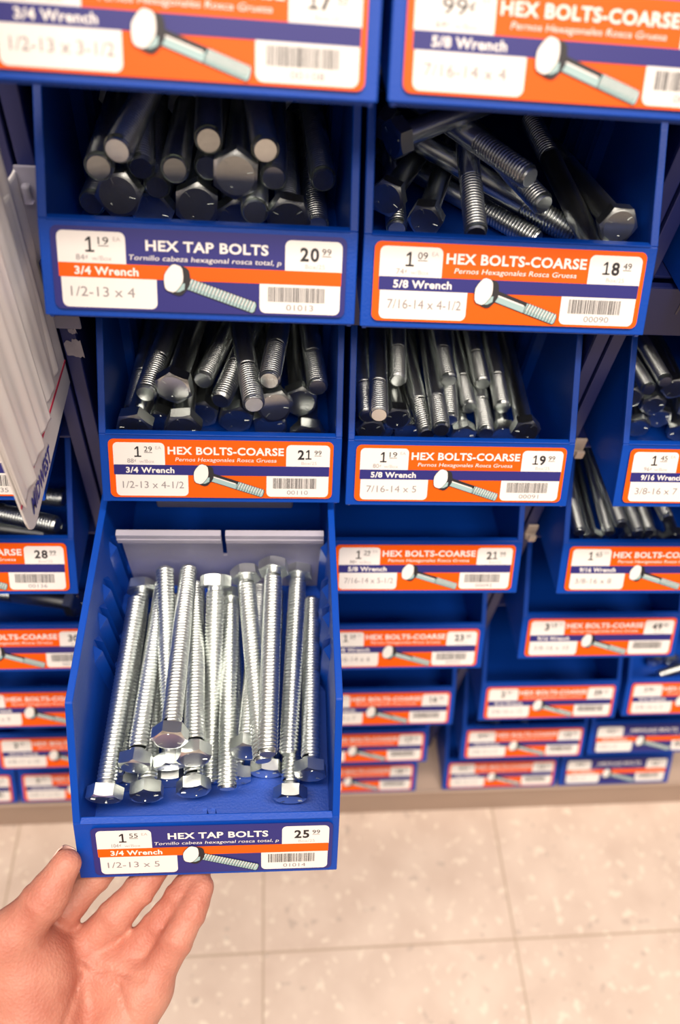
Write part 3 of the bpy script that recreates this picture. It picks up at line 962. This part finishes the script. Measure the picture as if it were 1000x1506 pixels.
# ------------------------------------------------------------------ white sign sticking out between the left and middle racks
root = empty('page_sign', T(-0.0355, 0.030, -0.2135), 'white plastic page sign with a red line sticking out between the racks', 'sign')
inv = root.matrix_world.inverted()
def sign_part(nm, bm, mt, bev=None):
    me = finish(bm, nm)
    me.transform(inv)
    o = link(nm, me, root, mt)
    return bevelled(o, bev) if bev else o
def sheet(x, y0, y1, z0, z1, thick, amp, waves, corner, ph=0.0, z_flat=None):
    """upright sheet in the plane x, rippled lengthwise, rounded at its lower front corner (y0)"""
    bm = bmesh.new()
    ny, nz = 96, 60
    rows = []
    for s in (0, 1):
        g = []
        for j in range(nz + 1):
            row = []
            v = j / nz
            for i in range(ny + 1):
                u = i / ny
                y = y0 + (y1 - y0) * u
                zb = z0
                d = y - y0
                if d < corner:
                    zb = z0 + corner - math.sqrt(max(0, corner ** 2 - (corner - d) ** 2))
                z = zb + (z1 - zb) * v ** 1.3
                k = 1.0
                if z_flat is not None:
                    k = min(1.0, max(0.0, (z - z_flat) / 0.05))
                w = amp * k * (math.sin(waves * 2 * math.pi * u + ph) + 0.5 * math.sin(waves * 3.7 * math.pi * u + 1 + ph))
                row.append(bm.verts.new((x + w + (thick if s else 0), y, z)))
            g.append(row)
        for j in range(nz):
            for i in range(ny):
                q = (g[j][i], g[j][i + 1], g[j + 1][i + 1], g[j + 1][i])
                bm.faces.new(q if s else q[::-1]).smooth = True
        rows.append(g)
    a, b = rows
    rim = [(0, i) for i in range(ny)] + [(j, ny) for j in range(nz)] + [(nz, i) for i in range(ny, 0, -1)] + [(j, 0) for j in range(nz, 0, -1)]
    for k in range(len(rim)):
        p, q = rim[k], rim[(k + 1) % len(rim)]
        bm.faces.new((a[p[0]][p[1]], a[q[0]][q[1]], b[q[0]][q[1]], b[p[0]][p[1]]))
    return bm
sign_part('card', sheet(-0.0362, -0.0775, 0.0320, -0.2075, -0.0850, 0.0008, 0.0008, 4, 0.012, 0.0, -0.1850), [M_SLEEVE])
sign_part('page', sheet(-0.0349, -0.0785, 0.0150, -0.1835, 0.1200, 0.0005, 0.0010, 5, 0.004, 0.8), [M_SLEEVE])
sign_part('page', sheet(-0.0330, -0.0800, -0.0220, -0.1825, 0.1200, 0.0005, 0.0012, 3, 0.004, 2.0), [M_SLEEVE])
bm = bmesh.new()
a0, a1 = (-0.0775, -0.1835), (0.0320, -0.1915)
prism_x(bm, [a0, a1, (a1[0], a1[1] - 0.0015), (a0[0], a0[1] - 0.0015)], -0.0354, -0.0351)
sign_part('red_line', bm, [M_RED])
bm = bmesh.new()
put_text(bm, 'MIDWEST', 0.0, 0.040, 0.0, 0.0085, 0.0, 0, True, 0.25)
me = finish(bm, 'lettering')
d_ = Vector((0, 0.0475, -0.0055)).normalized()
me.transform(Matrix(((0, 0, 1, -0.0350), (d_.y, -d_.z, 0, -0.0680), (d_.z, d_.y, 0, -0.2005), (0, 0, 0, 1))))
me.transform(inv)
link('lettering', me, root, [M_SIGNBLUE])
bm = bmesh.new()
box(bm, -0.0362, -0.0225, 0.0312, 0.0328, -0.1700, -0.0830)
sign_part('mounting_plate', bm, [M_CLEAR], 0.0006)
bm = bmesh.new()
box(bm, -0.0340, -0.0300, 0.0270, 0.0312, -0.0990, -0.0900)
sign_part('mounting_hook', bm, [M_CLEAR], 0.0012)

# ------------------------------------------------------------------ small things on the uprights
def clip(x, y, z, label):
    bm = bmesh.new()
    prism_x(bm, [(-0.004, 0.0), (0.0015, 0.0), (0.0015, 0.012), (-0.0005, 0.012), (-0.0005, 0.0022), (-0.004, 0.0022)], -0.004, 0.004)
    box(bm, -0.0028, 0.0028, -0.0062, -0.004, 0.0, 0.006)
    o = link('shelf_clip', finish(bm, 'shelf_clip'), None, [M_BEIGE])
    o.location = (x, y, z)
    tag(bevelled(o, 0.0006), label, 'clip', 'beige shelf clips')
clip(0.2570, 0.0315, -0.2580, 'beige shelf clip beside the bin priced 19.99')
clip(0.2768, 0.0315, -0.2580, 'beige shelf clip beside the upper bin of slim bolts')
clip(0.2720, 0.0315, -0.3500, 'lowest beige shelf clip, beside the lower bin of slim bolts')
for (x0, x1, z0, z1), lab in (((-0.0335, -0.0245, -0.1905, -0.1775), 'larger, lower scrap of torn tape on the dark upright behind the white sign'),
                              ((-0.0300, -0.0255, -0.1745, -0.1680), 'small upper scrap of torn tape on the dark upright behind the white sign')):
    bm = bmesh.new()
    n = 9
    pts = []
    for i in range(n):
        pts.append((x0 + (x1 - x0) * i / (n - 1), z0 + rnd.uniform(0, 0.002)))
    for i in range(n):
        pts.append((x1 - (x1 - x0) * i / (n - 1) + rnd.uniform(-.0005, .0005), z1 - rnd.uniform(0, 0.004)))
    a = [bm.verts.new((p[0], 0.0329, p[1])) for p in pts]
    b = [bm.verts.new((p[0], 0.0325, p[1])) for p in pts]
    bm.faces.new(a); bm.faces.new(b[::-1])
    for i in range(len(pts)):
        bm.faces.new((a[i], b[i], b[(i + 1) % len(pts)], a[(i + 1) % len(pts)]))
    tag(link('tape_scrap', finish(bm, 'tape_scrap'), None, [M_TAPE]), lab, 'tape')

# ------------------------------------------------------------------ the left hand under the pulled-out bin
def hand_mesh():
    V = np.array
    J = {
 'pt': (0.0406, -0.1975, -0.3665), 'pD': (0.0364, -0.2077, -0.3675), 'pP': (0.0291, -0.2204, -0.3710), 'pM': (0.0146, -0.2404, -0.3850),
 'rt': (0.0396, -0.1853, -0.3680), 'rD': (0.0297, -0.1988, -0.3725), 'rP': (0.0194, -0.2115, -0.3790), 'rM': (-0.0051, -0.2322, -0.3920),
 'mt': (0.0185, -0.1817, -0.3680), 'mD': (0.0078, -0.1946, -0.3710), 'mP': (-0.0048, -0.2064, -0.3770), 'mM': (-0.0270, -0.2242, -0.3920),
 'it': (-0.0029, -0.1730, -0.3670), 'iD': (-0.0165, -0.1871, -0.3700), 'iP': (-0.0317, -0.2023, -0.3760), 'iM': (-0.0484, -0.2160, -0.3900),
 'tt': (-0.0268, -0.1905, -0.3352), 'tI': (-0.0355, -0.2040, -0.3420), 'tM': (-0.0530, -0.2195, -0.3560),
    }
    J = {k: V(v) for k, v in J.items()}
    wr = V((-0.062, -0.300, -0.412))
    wr2 = V((-0.030, -0.305, -0.414))
    groups = []
    def fing(a, radii, palm_to, rp):
        p = [J[a + s] for s in 'tDPM']
        return [(p[0], radii[0], p[1], radii[1]), (p[1], radii[1], p[2], radii[2]), (p[2], radii[2], p[3], radii[3])], (p[3], radii[3], palm_to, rp)
    pinky, mp = fing('p', (.0068, .0076, .0083, .0100), wr2, .014)
    ring, mr = fing('r', (.0070, .0080, .0088, .0105), (wr + wr2 * 2) / 3, .015)
    mid, mm = fing('m', (.0072, .0082, .0091, .0108), (wr * 2 + wr2) / 3, .015)
    idx, mi_ = fing('i', (.0070, .0080, .0090, .0108), wr, .015)
    thumb = [(J['tt'], .0078, J['tI'], .0102), (J['tI'], .0102, J['tM'], .0135)]
    th1, th2 = V((-0.0470, -0.2340, -0.3780)), V((-0.0440, -0.2580, -0.3900))
    thumb_base = [(J['tM'], .0135, th1, .0225), (th1, .0225, th2, .0225), (th2, .0225, wr, .019)]
    palm = [mp, mr, mm, mi_, (V((0.0080, -0.2460, -0.3890)), .0125, V((-0.006, -0.272, -0.400)), .0165), (V((-0.006, -0.272, -0.400)), .0165, wr2, .018),
            (J['rM'], .0108, J['pM'], .0105), (J['mM'], .0105, J['rM'], .0105), (J['iM'], .0105, J['mM'], .0105)]
    arm = [(wr, .021, V((-0.115, -0.42, -0.455)), .027), (wr2, .021, V((-0.082, -0.425, -0.457)), .027)]
    h = 0.0014
    lo, hi = V((-0.155, -0.440, -0.490)), V((0.062, -0.160, -0.318))
    n = np.ceil((hi - lo) / h).astype(int)
    ax = [lo[i] + h * np.arange(n[i]) for i in range(3)]
    Xg, Yg, Zg = np.meshgrid(*ax, indexing='ij')
    Xg, Yg, Zg = (a.astype(np.float32) for a in (Xg, Yg, Zg))
    def caps(A, ra, B, rb):
        d = B - A
        l2 = d @ d
        t = np.clip(((Xg - A[0]) * d[0] + (Yg - A[1]) * d[1] + (Zg - A[2]) * d[2]) / l2, 0, 1)
        return np.sqrt((Xg - A[0] - d[0] * t) ** 2 + (Yg - A[1] - d[1] * t) ** 2 + (Zg - A[2] - d[2] * t) ** 2) - (ra + (rb - ra) * t)
    def smin(a, b, k):
        q = np.clip(0.5 + 0.5 * (b - a) / k, 0, 1)
        return b + (a - b) * q - k * q * (1 - q)
    def union(lst, k):
        r = None
        for c in lst:
            s = caps(*c)
            r = s if r is None else smin(r, s, k)
        return r
    body = union(palm + thumb_base + arm, 0.010)
    for f in (pinky, ring, mid, idx):
        body = smin(body, union(f, 0.0035), 0.0032)
    body = smin(body, union(thumb, 0.005), 0.006)
    # creases: joint lines round the fingers, and the lines of the palm
    up = V((0.05, -0.35, 0.93)); up /= np.linalg.norm(up)
    for a, rad in (('p', (.0076, .0083)), ('r', (.0080, .0088)), ('m', (.0082, .0091)), ('i', (.0080, .0090)), ('t', (.0102,))):
        js = (('D', rad[0]), ('P', rad[1])) if a != 't' else (('I', rad[0]),)
        for jn, rr in js:
            p = J[a + jn]
            d = J[a + 't'] - (J[a + 'P'] if a != 't' else J['tM'])
            d = d / np.linalg.norm(d)
            dx, dy_, dz_ = Xg - p[0], Yg - p[1], Zg - p[2]
            t = dx * d[0] + dy_ * d[1] + dz_ * d[2]
            rad2 = dx * dx + dy_ * dy_ + dz_ * dz_
            mask = np.clip((rr * 1.5 - np.sqrt(rad2)) / (rr * 0.3), 0, 1)
            prof = 0.0008 * np.exp(-((t - 0.0004) / 0.0009) ** 2) + 0.0005 * np.exp(-((t - 0.0030) / 0.0008) ** 2) - 0.0004 * np.exp(-((t + 0.0030) / 0.0022) ** 2)
            body = body + prof * mask
    def line(A, B, depth, w):
        nonlocal body
        A, B = V(A), V(B)
        A = A - up * (A @ up); B = B - up * (B @ up)
        hgt = Xg * up[0] + Yg * up[1] + Zg * up[2]
        px_, py_, pz_ = Xg - hgt * up[0], Yg - hgt * up[1], Zg - hgt * up[2]
        d = B - A
        t = np.clip(((px_ - A[0]) * d[0] + (py_ - A[1]) * d[1] + (pz_ - A[2]) * d[2]) / (d @ d), 0, 1)
        q = (px_ - A[0] - d[0] * t) ** 2 + (py_ - A[1] - d[1] * t) ** 2 + (pz_ - A[2] - d[2] * t) ** 2
        body = body + depth * np.exp(-q / w ** 2) * np.clip((body + 0.006) / 0.004, 0, 1)
    LINES = (((-0.026, -0.219, -0.38), (-0.021, -0.234, -0.38)), ((-0.021, -0.234, -0.38), (-0.026, -0.258, -0.38)),
             ((-0.022, -0.226, -0.38), (0.000, -0.240, -0.38)), ((0.000, -0.240, -0.38), (0.010, -0.262, -0.38)),
             ((-0.010, -0.231, -0.38), (0.012, -0.236, -0.38)))
    for A_, B_ in LINES:
        line(A_, B_, 0.0014, 0.0013)
    body = body.astype(np.float32)
    # surface nets
    ins = body < 0
    c = [ins[i:n[0] - 1 + i, j:n[1] - 1 + j, k:n[2] - 1 + k] for i in (0, 1) for j in (0, 1) for k in (0, 1)]
    s = sum(x.astype(np.int8) for x in c)
    act = (s > 0) & (s < 8)
    ids = -np.ones(act.shape, np.int64)
    cells = np.argwhere(act)
    ids[act] = np.arange(len(cells))
    acc = np.zeros((len(cells), 3)); cnt = np.zeros(len(cells))
    corners = [(i, j, k) for i in (0, 1) for j in (0, 1) for k in (0, 1)]
    for a in corners:
        for b in corners:
            if sum(b) - sum(a) == 1 and all(y >= x for x, y in zip(a, b)):
                pa, pb = cells + V(a), cells + V(b)
                va = body[pa[:, 0], pa[:, 1], pa[:, 2]]; vb = body[pb[:, 0], pb[:, 1], pb[:, 2]]
                mk = (va < 0) != (vb < 0)
                t = np.where(mk, va / (va - vb + 1e-12), 0)
                pt = V(a) + t[:, None] * (V(b) - V(a))
                acc += np.where(mk[:, None], pt, 0); cnt += mk
    verts = lo + h * (cells + acc / cnt[:, None])
    quads = []
    for axis in range(3):
        o1, o2 = [(1, 2), (2, 0), (0, 1)][axis]
        sl0 = [slice(1, -1)] * 3; sl0[axis] = slice(0, n[axis] - 1)
        sl1 = list(sl0); sl1[axis] = slice(1, n[axis])
        A_, B_ = ins[tuple(sl0)], ins[tuple(sl1)]
        for flip, mk in ((False, A_ & ~B_), (True, ~A_ & B_)):
            e = np.argwhere(mk)
            off = V([1, 1, 1]); off[axis] = 0
            e = e + off
            q = []
            for d1, d2 in ((-1, -1), (0, -1), (0, 0), (-1, 0)):
                cc = e.copy(); cc[:, o1] += d1; cc[:, o2] += d2
                q.append(ids[cc[:, 0], cc[:, 1], cc[:, 2]])
            q = np.stack(q, 1)
            quads.append(q[:, ::-1] if flip else q)
    quads = np.concatenate(quads)
    quads = quads[(quads >= 0).all(1)]
    # light smoothing keeps the creases but removes the grid
    for _ in range(3):
        nb = np.zeros_like(verts); k = np.zeros(len(verts))
        for i in range(4):
            a, b = quads[:, i], quads[:, (i + 1) % 4]
            np.add.at(nb, a, verts[b]); np.add.at(k, a, 1)
            np.add.at(nb, b, verts[a]); np.add.at(k, b, 1)
        verts = verts * .5 + .5 * nb / k[:, None]
    me = bpy.data.meshes.new('person')
    me.from_pydata(verts.tolist(), [], quads.tolist())
    me.update()
    return me, J
me, J = hand_mesh()
origin = Vector((-0.0100, -0.2300, -0.3900))
me.transform(T(*(-origin)))
hand = link('person', me, None, [M_SKIN], True)
hand.location = origin
tag(hand, 'left hand of a person, palm up, fingers under the pulled-out bin', 'person')
def nail(center, along, out, w, l):
    along = Vector(along).normalized()
    out = Vector(out)
    out = (out - along * out.dot(along)).normalized()
    side = along.cross(out)
    bm = bmesh.new()
    n, mrows = 12, 6
    g = []
    for j in range(mrows + 1):
        row = []
        for i in range(n + 1):
            u, v = i / n * 2 - 1, j / mrows * 2 - 1
            ww = w * math.sqrt(max(0.05, 1 - max(0, -v) ** 4 * .7 - max(0, v) ** 4 * .4))
            p = Vector(center) + along * (v * l) + side * (u * ww) + out * (-(u * u) * w * .45 - 0.0004 * v * v)
            row.append(bm.verts.new(p - origin))
        g.append(row)
    for j in range(mrows):
        for i in range(n):
            bm.faces.new((g[j][i], g[j][i + 1], g[j + 1][i + 1], g[j + 1][i])).smooth = True
    o = link('fingernail', finish(bm, 'fingernail'), hand, [M_NAIL])
    sd = o.modifiers.new('thickness', 'SOLIDIFY')
    sd.thickness = 0.0006
for a, r in (('p', .0068), ('r', .0070), ('m', .0072), ('i', .0070)):
    d = Vector(J[a + 't'] - J[a + 'D']).normalized()
    out = Vector((0.05, 0.3, -1.0)); out = (out - d * out.dot(d)).normalized()
    nail(Vector(J[a + 't']) + out * (r - 0.0003) + d * 0.0005, d, out, r * .72, .0052)
d = Vector(J['tt'] - J['tI']).normalized()
out = Vector((-0.75, 0.6, -0.5)); out = (out - d * out.dot(d)).normalized()
nail(Vector(J['tt']) + out * 0.0076 + d * 0.0005, d, out, .0062, .0062)
